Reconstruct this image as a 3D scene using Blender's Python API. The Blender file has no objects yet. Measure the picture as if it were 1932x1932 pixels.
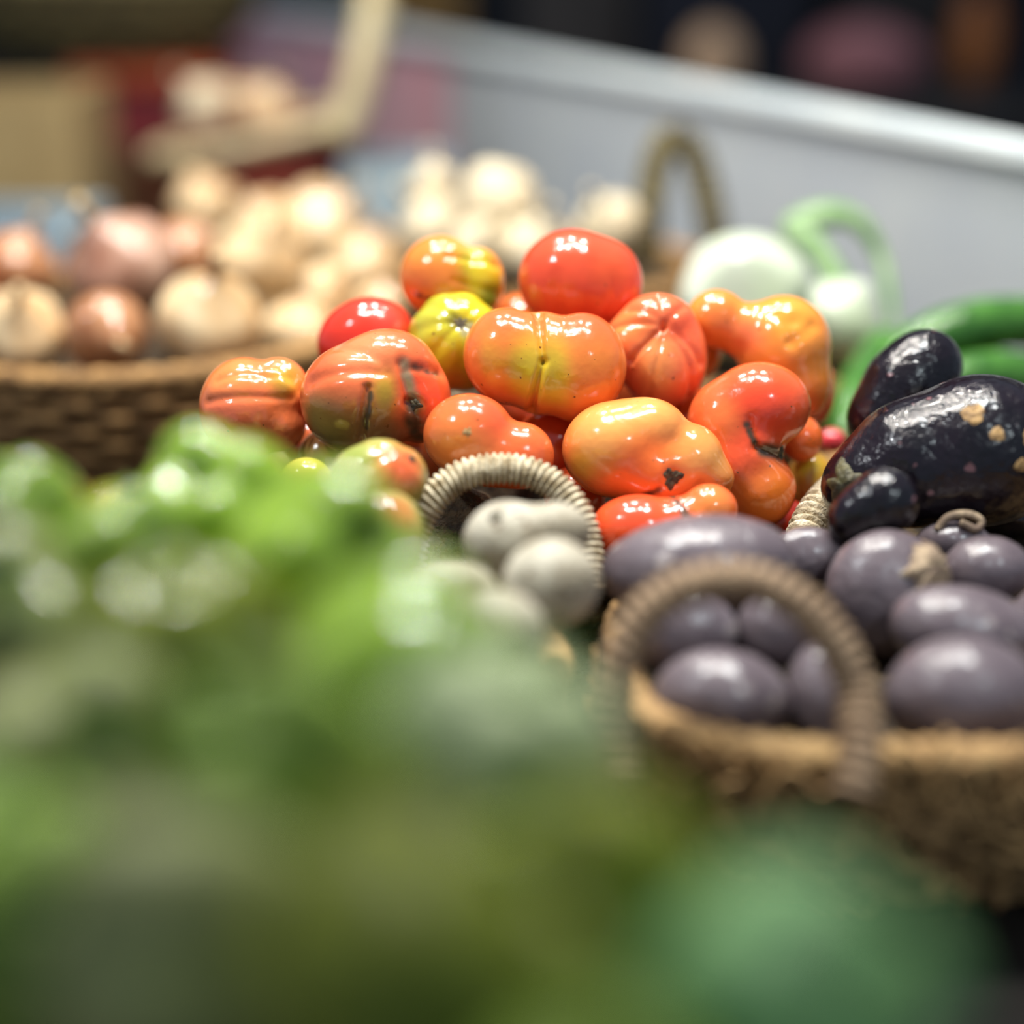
import bpy, math, random
import numpy as np
from mathutils import Vector
from mathutils.bvhtree import BVHTree

SC = bpy.context.scene
COL = SC.collection
PI = math.pi

# ------------------------------------------------------------------ camera
F = 3220.0                       # focal length in pixels of the 1932 frame
H = 0.45                         # lens height above the table top
PITCH = math.radians(20)
cam_d = bpy.data.cameras.new('camera')
cam = bpy.data.objects.new('camera', cam_d)
COL.objects.link(cam)
cam.location = (0, 0, H)
cam.rotation_euler = (PI / 2 - PITCH, 0, 0)
cam_d.sensor_width = 36
cam_d.lens = 36 * F / 1932
cam_d.clip_start = 0.02
cam_d.dof.use_dof = True
cam_d.dof.focus_distance = 0.975
cam_d.dof.aperture_fstop = 1.15
cam_d.dof.aperture_blades = 0
SC.camera = cam

# ------------------------------------------------------------------ world, stall lamps and added fill spots
w = bpy.data.worlds.new('market_hall')
SC.world = w
w.use_nodes = True
bg = w.node_tree.nodes['Background']
bg.inputs[0].default_value = (0.62, 0.76, 1.0, 1)
bg.inputs[1].default_value = 0.26


def lamp(name, loc, aim, power, size, color, blend, rad):
    l = bpy.data.lights.new(name, 'SPOT')
    l.energy = power
    l.spot_size = math.radians(size)
    l.spot_blend = blend
    l.color = color
    l.shadow_soft_size = rad
    o = bpy.data.objects.new(name, l)
    COL.objects.link(o)
    o.location = loc
    o.rotation_euler = (Vector(aim) - Vector(loc)).to_track_quat('-Z', 'Y').to_euler()
    return o


WARM = (1.0, 0.95, 0.87)
for i, (x, y, pw) in enumerate([(-0.34, 1.10, 18), (-0.10, 1.02, 18), (0.14, 1.06, 18), (0.38, 1.00, 18),
                                (-0.30, 1.55, 21), (0.02, 1.58, 19), (0.36, 1.46, 12)]):
    lamp('stall_lamp', (x, y, 1.35), (x * 0.8, y + 0.02, 0), pw, 100, WARM, 0.8, 0.028)
COOL = (0.84, 0.96, 1.0)
lamp('beet_fill', (0.30, 0.92, 1.20), (0.27, 0.80, 0.08), 13, 46, COOL, 0.9, 0.07)  # cool spot added to give the beets pale tops
lamp('front_fill', (0.60, 0.02, 1.05), (0.29, 0.70, 0.06), 13, 34, COOL, 0.9, 0.05)  # unseen spot added to brighten the front of the beet basket
lamp('pepper_fill', (-0.20, 0.95, 1.20), (-0.16, 0.68, 0.1), 22, 44, COOL, 0.9, 0.018)  # cool spot added for white highlights on the upper peppers
lamp('side_fill', (-0.9, 0.5, 1.5), (0.2, 1.7, 0.1), 26, 75, (0.92, 0.97, 1.0), 0.9, 0.05)  # unseen spot added to brighten the divider panel
lamp('rear_fill', (-0.6, 1.9, 1.6), (-0.4, 2.3, 0.1), 46, 90, (1.0, 0.92, 0.80), 0.9, 0.05)  # unseen spot added to lift the boxes and far sheet at the back

SC.view_settings.view_transform = 'Standard'
SC.view_settings.look = 'None'
SC.view_settings.exposure = 0.42
SC.view_settings.gamma = 1.0
SC.view_settings.use_curve_mapping = False
SC.cycles.use_denoising = True

# ------------------------------------------------------------------ helpers
cs, sn = math.cos(PITCH), math.sin(PITCH)
RC = np.array([[1, 0, 0], [0, sn, -cs], [0, cs, sn]])        # columns: right, up, towards the lens


def P(px, py, d):
    """World point seen at photo pixel px,py at depth d along the view axis."""
    v = np.array([(px - 966) / F * d, (966 - py) / F * d, -d])
    r = RC @ v
    return np.array([r[0], r[1], r[2] + H])


def lin(r, g, b):
    f = lambda c: (c / 255 / 12.92) if c / 255 <= 0.04045 else ((c / 255 + 0.055) / 1.055) ** 2.4
    return np.array([f(r), f(g), f(b)])


def tag(o, label=None, cat=None, group=None, kind=None):
    if label: o['label'] = label
    if cat: o['category'] = cat
    if group: o['group'] = group
    if kind: o['kind'] = kind
    return o


def mesh(name, V, faces, mat, parent=None, loc=None, smooth=True, colors=None):
    V = np.asarray(V, float)
    if loc is None: loc = np.zeros(3)
    me = bpy.data.meshes.new(name)
    me.from_pydata((V - np.asarray(loc)).tolist(), [], faces if isinstance(faces, list) else faces.tolist())
    if smooth: me.polygons.foreach_set('use_smooth', [True] * len(me.polygons))
    if colors is not None:
        a = me.color_attributes.new('Col', 'FLOAT_COLOR', 'POINT')
        a.data.foreach_set('color', np.hstack([colors, np.ones((len(colors), 1))]).astype(np.float32).ravel())
    me.materials.append(mat)
    me.update()
    o = bpy.data.objects.new(name, me)
    COL.objects.link(o)
    if parent is not None:
        o.parent = parent
        o.location = Vector(loc) - parent.location
    else:
        o.location = loc
    return o


def empty(name, loc):
    o = bpy.data.objects.new(name, None)
    COL.objects.link(o)
    o.location = loc
    o.empty_display_size = 0.02
    return o


# ------------------------------------------------------------------ materials
def material(name, c1, c2=None, rough=0.5, scale=20, bump=0.0, bscale=60, spec=0.5, coat=0.0, metal=0.0,
             vcol=False, mixfac=0.5, detail=4, rvar=0.0, speck=None, stretch=None, sheen=0.0, croughness=0.08,
             distort=0.0):
    m = bpy.data.materials.new(name)
    m.use_nodes = True
    nt = m.node_tree
    b = nt.nodes['Principled BSDF']
    tc = nt.nodes.new('ShaderNodeTexCoord')
    vec = tc.outputs['Object']
    if stretch:
        mp = nt.nodes.new('ShaderNodeMapping')
        mp.inputs['Scale'].default_value = stretch
        nt.links.new(vec, mp.inputs['Vector'])
        vec = mp.outputs['Vector']
    n = nt.nodes.new('ShaderNodeTexNoise')
    n.inputs['Scale'].default_value = scale
    n.inputs['Detail'].default_value = detail
    n.inputs['Distortion'].default_value = distort
    nt.links.new(vec, n.inputs['Vector'])
    rp = nt.nodes.new('ShaderNodeValToRGB')
    rp.color_ramp.elements[0].position = 0.5 - 0.5 * mixfac * 0.6
    rp.color_ramp.elements[1].position = 0.5 + 0.5 * mixfac * 0.6
    nt.links.new(n.outputs['Fac'], rp.inputs['Fac'])
    mx = nt.nodes.new('ShaderNodeMix')
    mx.data_type = 'RGBA'
    nt.links.new(rp.outputs['Color'], mx.inputs['Factor'])
    if vcol:
        at = nt.nodes.new('ShaderNodeAttribute')
        at.attribute_name = 'Col'
        mul = nt.nodes.new('ShaderNodeMix')
        mul.data_type = 'RGBA'
        mul.blend_type = 'MULTIPLY'
        mul.inputs['Factor'].default_value = 1
        nt.links.new(at.outputs['Color'], mul.inputs['A'])
        mul.inputs['B'].default_value = (*c1, 1)
        nt.links.new(at.outputs['Color'], mx.inputs['A'])
        nt.links.new(mul.outputs['Result'], mx.inputs['B'])
    else:
        mx.inputs['A'].default_value = (*c1, 1)
        mx.inputs['B'].default_value = (*(c1 if c2 is None else c2), 1)
    outc = mx.outputs['Result']
    if speck:
        sc_, thr, colr = speck
        n3 = nt.nodes.new('ShaderNodeTexNoise')
        n3.inputs['Scale'].default_value = sc_
        n3.inputs['Detail'].default_value = 2
        nt.links.new(tc.outputs['Object'], n3.inputs['Vector'])
        r3 = nt.nodes.new('ShaderNodeValToRGB')
        r3.color_ramp.elements[0].position = thr
        r3.color_ramp.elements[1].position = thr + 0.04
        nt.links.new(n3.outputs['Fac'], r3.inputs['Fac'])
        m3 = nt.nodes.new('ShaderNodeMix')
        m3.data_type = 'RGBA'
        nt.links.new(r3.outputs['Color'], m3.inputs['Factor'])
        nt.links.new(outc, m3.inputs['A'])
        m3.inputs['B'].default_value = (*colr, 1)
        outc = m3.outputs['Result']
    nt.links.new(outc, b.inputs['Base Color'])
    b.inputs['Roughness'].default_value = rough
    b.inputs['Metallic'].default_value = metal
    b.inputs['Specular IOR Level'].default_value = spec
    b.inputs['Coat Weight'].default_value = coat
    b.inputs['Coat Roughness'].default_value = croughness
    b.inputs['Sheen Weight'].default_value = sheen
    if rvar:
        mr = nt.nodes.new('ShaderNodeMapRange')
        mr.inputs['To Min'].default_value = max(0.03, rough - rvar)
        mr.inputs['To Max'].default_value = rough + rvar
        nt.links.new(n.outputs['Fac'], mr.inputs['Value'])
        nt.links.new(mr.outputs['Result'], b.inputs['Roughness'])
    if bump:
        n2 = nt.nodes.new('ShaderNodeTexNoise')
        n2.inputs['Scale'].default_value = bscale
        n2.inputs['Detail'].default_value = 3
        nt.links.new(vec, n2.inputs['Vector'])
        bp = nt.nodes.new('ShaderNodeBump')
        bp.inputs['Strength'].default_value = bump
        bp.inputs['Distance'].default_value = 0.004
        nt.links.new(n2.outputs['Fac'], bp.inputs['Height'])
        nt.links.new(bp.outputs['Normal'], b.inputs['Normal'])
    return m


M = {}
M['tomato'] = material('tomato_skin', (0.97, 0.86, 0.80), vcol=True, rough=0.16, scale=55, bump=0.2, bscale=75, speck=(240, 0.72, lin(120, 72, 34)),
                       coat=0.35, mixfac=0.9, spec=0.5)
M['pepper'] = material('pepper_skin', (0.7, 0.8, 0.6), vcol=True, rough=0.13, scale=25, bump=0.12, bscale=40, coat=0.6)
M['pepper_dull'] = material('dull_pepper_skin', (0.7, 0.8, 0.6), vcol=True, rough=0.45, scale=25, bump=0.12, bscale=40, spec=0.35)
M['scar'] = material('dry_scar', lin(92, 82, 54), lin(40, 36, 24), rough=0.7, scale=300, bump=0.4, bscale=500)
M['scar_tan'] = material('tan_scar', lin(190, 150, 92), lin(120, 88, 50), rough=0.6, scale=260, bump=0.4, bscale=400)
M['eggplant'] = material('eggplant_skin', lin(24, 13, 21), lin(10, 7, 12), rough=0.22, scale=30, coat=0.15, rvar=0.1,
                         bump=0.5, bscale=110, speck=(85, 0.69, lin(120, 82, 84)))
M['calyx'] = material('dry_calyx', lin(92, 86, 46), lin(46, 40, 26), rough=0.6, scale=150, bump=0.4, bscale=300)
M['beet'] = material('beet_skin', lin(122, 111, 115), lin(62, 48, 54), rough=0.28, scale=22, bump=0.45, bscale=70,
                     mixfac=1.2, speck=(60, 0.66, lin(150, 138, 136)), rvar=0.1, distort=0.6)
M['beet_crown'] = material('cut_beet_crown', lin(168, 146, 118), lin(92, 72, 62), rough=0.8, scale=120, bump=0.5, bscale=260)
M['potato'] = material('dusty_skin', lin(190, 182, 164), lin(140, 128, 106), rough=0.7, scale=40, bump=0.4, bscale=200,
                       speck=(130, 0.64, lin(104, 88, 66)))
M['onion_brown'] = material('brown_onion_skin', lin(148, 90, 54), lin(188, 138, 98), rough=0.22, scale=9, bump=0.2,
                            bscale=30, stretch=(4, 4, 0.6), coat=0.4)
M['onion_pink'] = material('pink_onion_skin', lin(146, 98, 76), lin(196, 160, 138), rough=0.22, scale=9, bump=0.2,
                           bscale=30, stretch=(4, 4, 0.6), coat=0.4)
M['onion_pale'] = material('pale_onion_skin', lin(230, 208, 166), lin(206, 164, 112), rough=0.22, scale=9, bump=0.2,
                           bscale=30, stretch=(4, 4, 0.6), coat=0.4)
M['onion_neck'] = material('dry_onion_neck', lin(206, 184, 140), lin(150, 116, 80), rough=0.7, scale=60, bump=0.4, bscale=90)
M['garlic'] = material('garlic_skin', lin(216, 206, 176), lin(190, 170, 136), rough=0.5, scale=30, bump=0.3, bscale=50)
M['turnip'] = material('white_skin', lin(214, 222, 208), lin(190, 204, 172), rough=0.3, scale=12, bump=0.1, bscale=40)
M['stalk'] = material('green_stalk', lin(150, 180, 130), lin(104, 146, 84), rough=0.45, scale=40, bump=0.2, bscale=80)
M['pepper_stem'] = material('pepper_stem', lin(110, 140, 60), lin(80, 110, 40), rough=0.5, scale=60, bump=0.2)
M['cucumber'] = material('cucumber_skin', lin(76, 130, 48), lin(46, 92, 34), rough=0.25, scale=40, bump=0.25, bscale=90, coat=0.2)
M['straw'] = material('woven_straw', lin(206, 164, 106), lin(112, 80, 46), rough=0.75, scale=90, bump=0.7, bscale=220, mixfac=0.8)
M['straw_dark'] = material('dark_wicker', lin(190, 146, 88), lin(112, 80, 44), rough=0.75, scale=80, bump=0.6, bscale=180)
M['straw_olive'] = material('olive_wicker', lin(122, 110, 66), lin(62, 54, 32), rough=0.75, scale=50, bump=0.6, bscale=140)
M['bedding'] = material('dark_straw_bedding', lin(84, 66, 40), lin(40, 30, 18), rough=0.85, scale=120, bump=0.9, bscale=260)
M['cord'] = material('pale_cord', lin(226, 212, 182), lin(150, 130, 96), rough=0.8, scale=160, bump=0.5, bscale=500)
M['cord_brown'] = material('brown_cord', lin(168, 140, 110), lin(124, 98, 74), rough=0.8, scale=140, bump=0.5, bscale=400)
M['cane'] = material('pale_cane', lin(204, 192, 154), lin(176, 160, 120), rough=0.6, scale=40)
M['red_weave'] = material('red_weave', lin(150, 62, 48), lin(104, 44, 34), rough=0.6, scale=60, bump=0.4, bscale=120)
M['steel'] = material('brushed_steel', lin(186, 193, 196), lin(176, 184, 192), rough=0.42, scale=6, bump=0.05, bscale=30,
                      spec=0.5)
M['steel_lip'] = material('bright_steel', lin(226, 234, 234), lin(210, 220, 224), rough=0.35, scale=8)
M['mauve'] = material('red_reflection_tint', lin(222, 166, 176), lin(214, 180, 186), rough=0.5, scale=5)  # red reflection on the divider, put into the base colour
M['table'] = material('dark_table', lin(22, 18, 15), lin(13, 11, 10), rough=0.75, scale=14, bump=0.2, spec=0.15)
M['hall_floor'] = material('dark_floor', lin(30, 28, 28), lin(22, 21, 22), rough=0.7, scale=3)
M['hall_wall'] = material('dark_wall', lin(44, 44, 46), lin(30, 31, 36), rough=0.8, scale=2)
M['cardboard'] = material('cardboard', lin(176, 152, 104), lin(164, 140, 94), rough=0.85, scale=10, bump=0.1)
M['cardboard_orange'] = material('ochre_cardboard', lin(168, 132, 76), lin(150, 116, 64), rough=0.85, scale=10)
M['red_crate'] = material('red_plastic', lin(132, 48, 54), lin(112, 40, 46), rough=0.45, scale=8)
M['brown_crate'] = material('brown_wood', lin(104, 62, 34), lin(74, 42, 24), rough=0.7, scale=14, stretch=(1, 1, 6))
M['orange_plastic'] = material('orange_plastic', lin(206, 96, 58), lin(180, 84, 50), rough=0.4, scale=8)
M['blue_plastic'] = material('pale_blue_plastic', lin(170, 190, 198), lin(150, 172, 186), rough=0.3, scale=10)
M['dark_plastic'] = material('dark_plastic', lin(34, 40, 52), lin(24, 28, 38), rough=0.4, scale=10)
M['navy'] = material('navy_paint', lin(16, 22, 40), lin(12, 16, 30), rough=0.6, scale=5)
M['charcoal'] = material('charcoal_wood', lin(70, 66, 62), lin(52, 48, 46), rough=0.7, scale=8)
M['teal'] = material('teal_plastic', lin(64, 92, 94), lin(50, 74, 78), rough=0.5, scale=8)
M['rose'] = material('rose_cloth', lin(190, 128, 128), lin(160, 104, 108), rough=0.9, scale=14, bump=0.3)
M['tan'] = material('tan_skin', lin(236, 196, 156), lin(220, 176, 132), rough=0.5, scale=10)
M['ochre'] = material('ochre_skin', lin(196, 120, 62), lin(170, 100, 50), rough=0.45, scale=14)


# ------------------------------------------------------------------ shape builders
_ico = {}


def ico(n):
    if n not in _ico:
        import bmesh
        bm = bmesh.new()
        bmesh.ops.create_icosphere(bm, subdivisions=n, radius=1)
        bm.verts.ensure_lookup_table()
        V = np.array([v.co[:] for v in bm.verts])
        Fc = [[v.index for v in f.verts] for f in bm.faces]
        bm.free()
        V /= np.linalg.norm(V, axis=1)[:, None]
        _ico[n] = (V, Fc)
    return _ico[n]


def sdf(p, lobes, k):
    d = None
    for (x, y, z, rx, ry, rz, M3) in lobes:
        q = p - np.array([x, y, z])
        if M3 is not None: q = q @ M3
        r = np.array([rx, ry, rz])
        k0 = np.linalg.norm(q / r, axis=-1)
        k1 = np.linalg.norm(q / (r * r), axis=-1) + 1e-12
        di = k0 * (k0 - 1) / k1
        if d is None: d = di
        else:
            h = np.clip(0.5 + 0.5 * (d - di) / k, 0, 1)
            d = d * (1 - h) + di * h - k * h * (1 - h)
    return d


def blob(lobes, k, sub=6, flat=0.92):
    """Star-shaped union of soft lobes. Lobe: (dx, dy down, r) or (dx, dy, rx, ry) or (dx, dy, rx, ry, tilt deg[, dz[, rz]])."""
    L = []
    for l in lobes:
        l = list(l)
        if len(l) == 3: l = [l[0], l[1], l[2], l[2]]
        tilt = l[4] if len(l) > 4 else 0
        dz = l[5] if len(l) > 5 else 0
        rz = l[6] if len(l) > 6 else flat * math.sqrt(l[2] * l[3])
        M3 = None
        if tilt:
            a = math.radians(tilt)
            M3 = np.array([[math.cos(a), -math.sin(a), 0], [math.sin(a), math.cos(a), 0], [0, 0, 1]])
        L.append((l[0], -l[1], dz, l[2], l[3], rz, M3))
    U, Fc = ico(sub)
    tmax = max(math.hypot(l[0], l[1]) + abs(l[2]) + max(l[3:6]) for l in L) * 1.1
    T = np.linspace(tmax, 0, 48)
    res = np.zeros(len(U))
    done = np.zeros(len(U), bool)
    for i in range(1, len(T)):
        s = sdf(U * T[i], L, k)
        new = (~done) & (s < 0)
        res[new] = T[i]
        done |= new
        if done.all(): break
    lo, hi = res.copy(), res + (T[0] - T[1])
    for _ in range(12):
        mid = (lo + hi) / 2
        inside = sdf(U * mid[:, None], L, k) < 0
        lo = np.where(inside, mid, lo)
        hi = np.where(inside, hi, mid)
    return U, lo, Fc


def dirv(dx, dy, dz):
    v = np.array([dx, -dy, dz], float)
    return v / np.linalg.norm(v)


def grooves(U, r, axis, angles, depth, width, taper=0.5, reach=(0.0, 1.0)):
    """Creases running along meridians round an axis. Angles in degrees; returns radii."""
    a = axis / np.linalg.norm(axis)
    ref = np.array([0, 0, 1.0]) if abs(a[2]) < 0.9 else np.array([0, 1.0, 0])
    e1 = np.cross(a, ref); e1 /= np.linalg.norm(e1)
    e2 = np.cross(a, e1)
    ca = U @ a
    phi = np.arctan2(U @ e2, U @ e1)
    s = np.sqrt(np.clip(1 - ca * ca, 0, 1)) ** taper
    t = np.arccos(np.clip(ca, -1, 1)) / PI
    win = np.clip((t - reach[0]) / 0.08 + 1, 0, 1) * np.clip((reach[1] - t) / 0.15 + 1, 0, 1)
    for an in angles:
        dphi = (phi - math.radians(an) + PI) % (2 * PI) - PI
        r = r * (1 - depth * np.exp(-(dphi / math.radians(width)) ** 2) * s * win)
    return r


def dent(U, r, d, depth, width):
    ang = np.arccos(np.clip(U @ d, -1, 1))
    return r * (1 - depth * np.exp(-(ang / math.radians(width)) ** 2))


def crease(U, r, d0, d1, depth, width):
    """Narrow furrow along the great arc between two directions."""
    n = np.cross(d0, d1); n /= np.linalg.norm(n)
    off = np.arcsin(np.clip(U @ n, -1, 1))
    t0 = np.cross(n, d0); t1 = np.cross(d1, n)
    past = np.maximum(np.maximum(-(U @ t0), 0), np.maximum(-(U @ t1), 0))
    a2 = off ** 2 + past ** 2 * 1.0
    back = (U @ (d0 + d1)) > 0
    return r * (1 - depth * np.exp(-a2 / math.radians(width) ** 2) * back)


def surf(V, qx, qy):
    """Front surface point at pixel offset qx, qy (down)."""
    dd = (V[:, 0] - qx) ** 2 + (V[:, 1] + qy) ** 2
    near = np.argsort(dd)[:12]
    return V[near[np.argmax(V[near, 2])]]


PLACED = []
PILE = []          # world vertices of the produce, for the straw that beds it
BEDS = []
DEBUG = False


def bvh_of(W, Fc):
    return BVHTree.FromPolygons(W.tolist(), Fc if isinstance(Fc, list) else Fc.tolist())


CANDS = sorted([(abs(dd) * (1.0 if dd > 0 else 1.4) + (1 - fl) * 0.12, fl, dd) for fl in (1.0, 0.88, 0.76, 0.66)
                for dd in np.arange(-0.028, 0.049, 0.004)])


def settle(V, Fc, px, py, d):
    """Find the depth along the sight line (and a slightly flatter fruit) at which it touches nothing laid before it."""
    best = None
    for n, (cost, fl, dd) in enumerate(CANDS[:64]):
        Vf = V * np.array([1, 1, fl])
        C = P(px, py, d + dd)
        W = C + (Vf * (d + dd) / F) @ RC.T
        lo, hi = W.min(0), W.max(0)
        if lo[2] < 0.004: continue
        near = [b for (l, h, b) in PLACED if (l < hi).all() and (h > lo).all()]
        hits = 0
        if near:
            t = bvh_of(W, Fc)
            for b in near:
                hits += len(t.overlap(b))
                if best is not None and hits >= best[0]: break
        if best is None or hits < best[0]:
            best = (hits, fl, dd, C, W, Vf)
        if hits == 0: break
    hits, fl, dd, C, W, Vf = best
    if DEBUG and (hits or abs(dd) > .02): print('PUSH', px, py, 'hits', hits, 'fl', fl, 'dd', round(dd, 3), 'z', round(C[2], 3))
    PLACED.append((W.min(0), W.max(0), bvh_of(W, Fc)))
    return C, W, d + dd, Vf, fl


def obstacle(o):
    me = o.data
    n = len(me.vertices)
    co = np.empty(n * 3); me.vertices.foreach_get('co', co)
    off = np.array(o.location) + (np.array(o.parent.location) if o.parent else 0)
    W = co.reshape(-1, 3) + off
    PLACED.append((W.min(0), W.max(0), bvh_of(W, [list(p.vertices) for p in me.polygons])))


class Fruit:
    pass


def place(name, V, Fc, px, py, d, mat, label, cat, group, colors=None):
    C, W, d2, V, fl = settle(V, Fc, px, py, d)
    o = mesh(name, W, Fc, mat, loc=C, colors=colors)
    PILE.append(W)
    tag(o, label, cat, group)
    f = Fruit(); f.o, f.V, f.d, f.C, f.px, f.py, f.Fc = o, V, d2, C, px, py, Fc
    f.fl = np.array([1, 1, fl])
    return f


def paint(V, base, patches, px, py):
    c = np.tile(np.asarray(base, float), (len(V), 1))
    for (qx, qy, rad, colr, *st) in patches:
        q = surf(V, qx - px, qy - py)
        s = st[0] if st else 1.0
        asp = st[1] if len(st) > 1 else 1.0      # vertical stretch of the patch
        D = V - q
        wgt = s * np.exp(-((D[:, 0] ** 2 + (D[:, 1] / asp) ** 2 + D[:, 2] ** 2) / rad ** 2) ** 1.5)
        c = c * (1 - wgt[:, None]) + np.asarray(colr) * wgt[:, None]
    return c


def star_scar(f, x, y, rad, n=5, mat='scar', name='stem_scar', seed=0, thick=0.09, label=None, seplen=1.0):
    """Dried stem scar with ragged sepals lying on the skin at photo pixel x, y."""
    rnd = random.Random(seed)
    q = surf(f.V, x - f.px, y - f.py)
    nrm = q / np.linalg.norm(q)
    near = np.argsort(((f.V - q) ** 2).sum(1))[:30]
    A = f.V[near] - f.V[near].mean(0)
    nn = np.linalg.svd(A)[2][2]
    if nn @ nrm < 0: nn = -nn
    e1 = np.cross(nn, [0, 1, 0.2]); e1 /= np.linalg.norm(e1)
    e2 = np.cross(nn, e1)
    verts, faces = [], []
    seg = 48
    rings = 5
    ph = rnd.random() * 6
    lens = [0.7 + 0.6 * rnd.random() for _ in range(n)]
    verts.append(q + nn * rad * thick * 0.7)
    for i in range(1, rings + 1):
        for j in range(seg):
            a = 2 * PI * j / seg
            u = (a + ph) * n / (2 * PI)
            k = int(u) % n
            sp = abs((u % 1) - 0.5) * 2
            rr = (0.46 if seplen else 0.7) + seplen * 0.30 * lens[k] * max(0, 1 - sp) ** 1.2 + 0.08 * math.sin(3 * a + 3 * ph) + 0.07 * math.sin(7 * a + ph) * (1 if seplen else 0.5)
            t = i / rings
            p = (e1 * math.cos(a) + e2 * math.sin(a)) * rad * rr * t
            # follow the skin: nearest vertex height along the normal
            pos = q + p
            idx = np.argmin(((f.V - pos) ** 2).sum(1))
            hgt = (f.V[idx] - q) @ nn
            hh = thick * rad * (0.75 + 0.5 * rnd.random()) * (1 - 0.75 * t * t)
            if i == rings: hh = -0.05 * rad
            verts.append(pos + nn * (hgt - (pos - q) @ nn + hh))
    for j in range(seg):
        faces.append([0, 1 + j, 1 + (j + 1) % seg])
    for i in range(rings - 1):
        b0, b1 = 1 + i * seg, 1 + (i + 1) * seg
        for j in range(seg):
            faces.append([b0 + j, b1 + j, b1 + (j + 1) % seg, b0 + (j + 1) % seg])
    W = f.C + (np.array(verts) * f.d / F) @ RC.T
    o = mesh(name, W, faces, M[mat], parent=f.o, loc=W[0])
    if label: o['label'] = label
    return o


def sweep(pts, rad, nphi=14, per=10, wraps=0, amp=0.0, radii=None, closed=False, flat=1.0, cap=True, noise=0.0, seed=1):
    """Tube through points (Catmull-Rom); wraps makes the ridges of a wound cord."""
    pts = [np.asarray(p, float) for p in pts]
    n = len(pts)
    C = []
    R = []
    segs = n if closed else n - 1
    for i in range(segs):
        p0 = pts[(i - 1) % n] if closed or i > 0 else 2 * pts[0] - pts[1]
        p1, p2 = pts[i], pts[(i + 1) % n]
        p3 = pts[(i + 2) % n] if closed or i + 2 < n else 2 * pts[-1] - pts[-2]
        for j in range(per):
            t = j / per
            C.append(0.5 * ((2 * p1) + (-p0 + p2) * t + (2 * p0 - 5 * p1 + 4 * p2 - p3) * t * t + (-p0 + 3 * p1 - 3 * p2 + p3) * t ** 3))
            R.append(rad if radii is None else radii[i] * (1 - t) + radii[(i + 1) % n] * t)
    if not closed:
        C.append(pts[-1]); R.append(rad if radii is None else radii[-1])
    C = np.array(C); R = np.array(R)
    m = len(C)
    Tn = np.roll(C, -1, 0) - np.roll(C, 1, 0) if closed else np.gradient(C, axis=0)
    Tn /= np.linalg.norm(Tn, axis=1)[:, None]
    ref = np.array([0.13, 0.31, 0.94])
    if abs(Tn[0] @ ref) > 0.9: ref = np.array([1.0, 0, 0])
    N = np.zeros_like(C)
    v = ref - Tn[0] * (ref @ Tn[0]); v /= np.linalg.norm(v)
    for i in range(m):
        v = v - Tn[i] * (v @ Tn[i]); v /= np.linalg.norm(v)
        N[i] = v
    if closed:
        B = np.cross(Tn, N)
        e = math.atan2(N[-1] @ B[0], N[-1] @ N[0])
        for i in range(m):
            a = -e * i / m
            N[i] = N[i] * math.cos(a) + np.cross(Tn[i], N[i]) * math.sin(a)
    B = np.cross(Tn, N)
    seglen = np.linalg.norm(np.diff(C, axis=0), axis=1)
    s = np.concatenate([[0], np.cumsum(seglen)])
    s /= s[-1] if not closed else s[-1] * m / (m - 1)
    rs = np.random.RandomState(seed)
    ph = np.arange(nphi) * 2 * PI / nphi
    rr = R[:, None] * np.ones((m, nphi))
    if wraps:
        wv = np.abs(np.sin(PI * (wraps * s[:, None] + ph[None] / (2 * PI)) + 0.25 * np.sin(37 * s)[:, None]))
        rr = rr * (1 + amp * (wv ** 0.7 - 0.6))
    if noise: rr = rr * (1 + noise * rs.randn(m, nphi))
    V = C[:, None] + rr[:, :, None] * (np.cos(ph)[None, :, None] * N[:, None] + flat * np.sin(ph)[None, :, None] * B[:, None])
    V = V.reshape(-1, 3)
    faces = []
    for i in range(m if closed else m - 1):
        i2 = (i + 1) % m
        for j in range(nphi):
            j2 = (j + 1) % nphi
            faces.append([i * nphi + j, i * nphi + j2, i2 * nphi + j2, i2 * nphi + j])
    if not closed and cap:
        faces.append(list(range(nphi))[::-1])
        faces.append([(m - 1) * nphi + j for j in range(nphi)])
    return V, faces


def box(x0, x1, y0, y1, z0, z1, bev=0.0):
    import bmesh
    bm = bmesh.new()
    bmesh.ops.create_cube(bm, size=1)
    for v in bm.verts:
        v.co = ((x0 + x1) / 2 + v.co.x * (x1 - x0), (y0 + y1) / 2 + v.co.y * (y1 - y0), (z0 + z1) / 2 + v.co.z * (z1 - z0))
    if bev: bmesh.ops.bevel(bm, geom=bm.edges[:], offset=bev, segments=2, affect='EDGES')
    V = np.array([v.co[:] for v in bm.verts]); Fc = [[v.index for v in f.verts] for f in bm.faces]
    bm.free()
    return V, Fc


def merge(parts):
    VV, FF, n = [], [], 0
    for V, Fc in parts:
        VV.append(np.asarray(V)); FF += [[i + n for i in f] for f in Fc]; n += len(V)
    return np.vstack(VV), FF


def rotz(V, a, c=(0, 0, 0)):
    c = np.array(c, float)
    V = np.asarray(V) - c
    ca, sa = math.cos(a), math.sin(a)
    return np.stack([V[:, 0] * ca - V[:, 1] * sa, V[:, 0] * sa + V[:, 1] * ca, V[:, 2]], 1) + c


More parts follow.
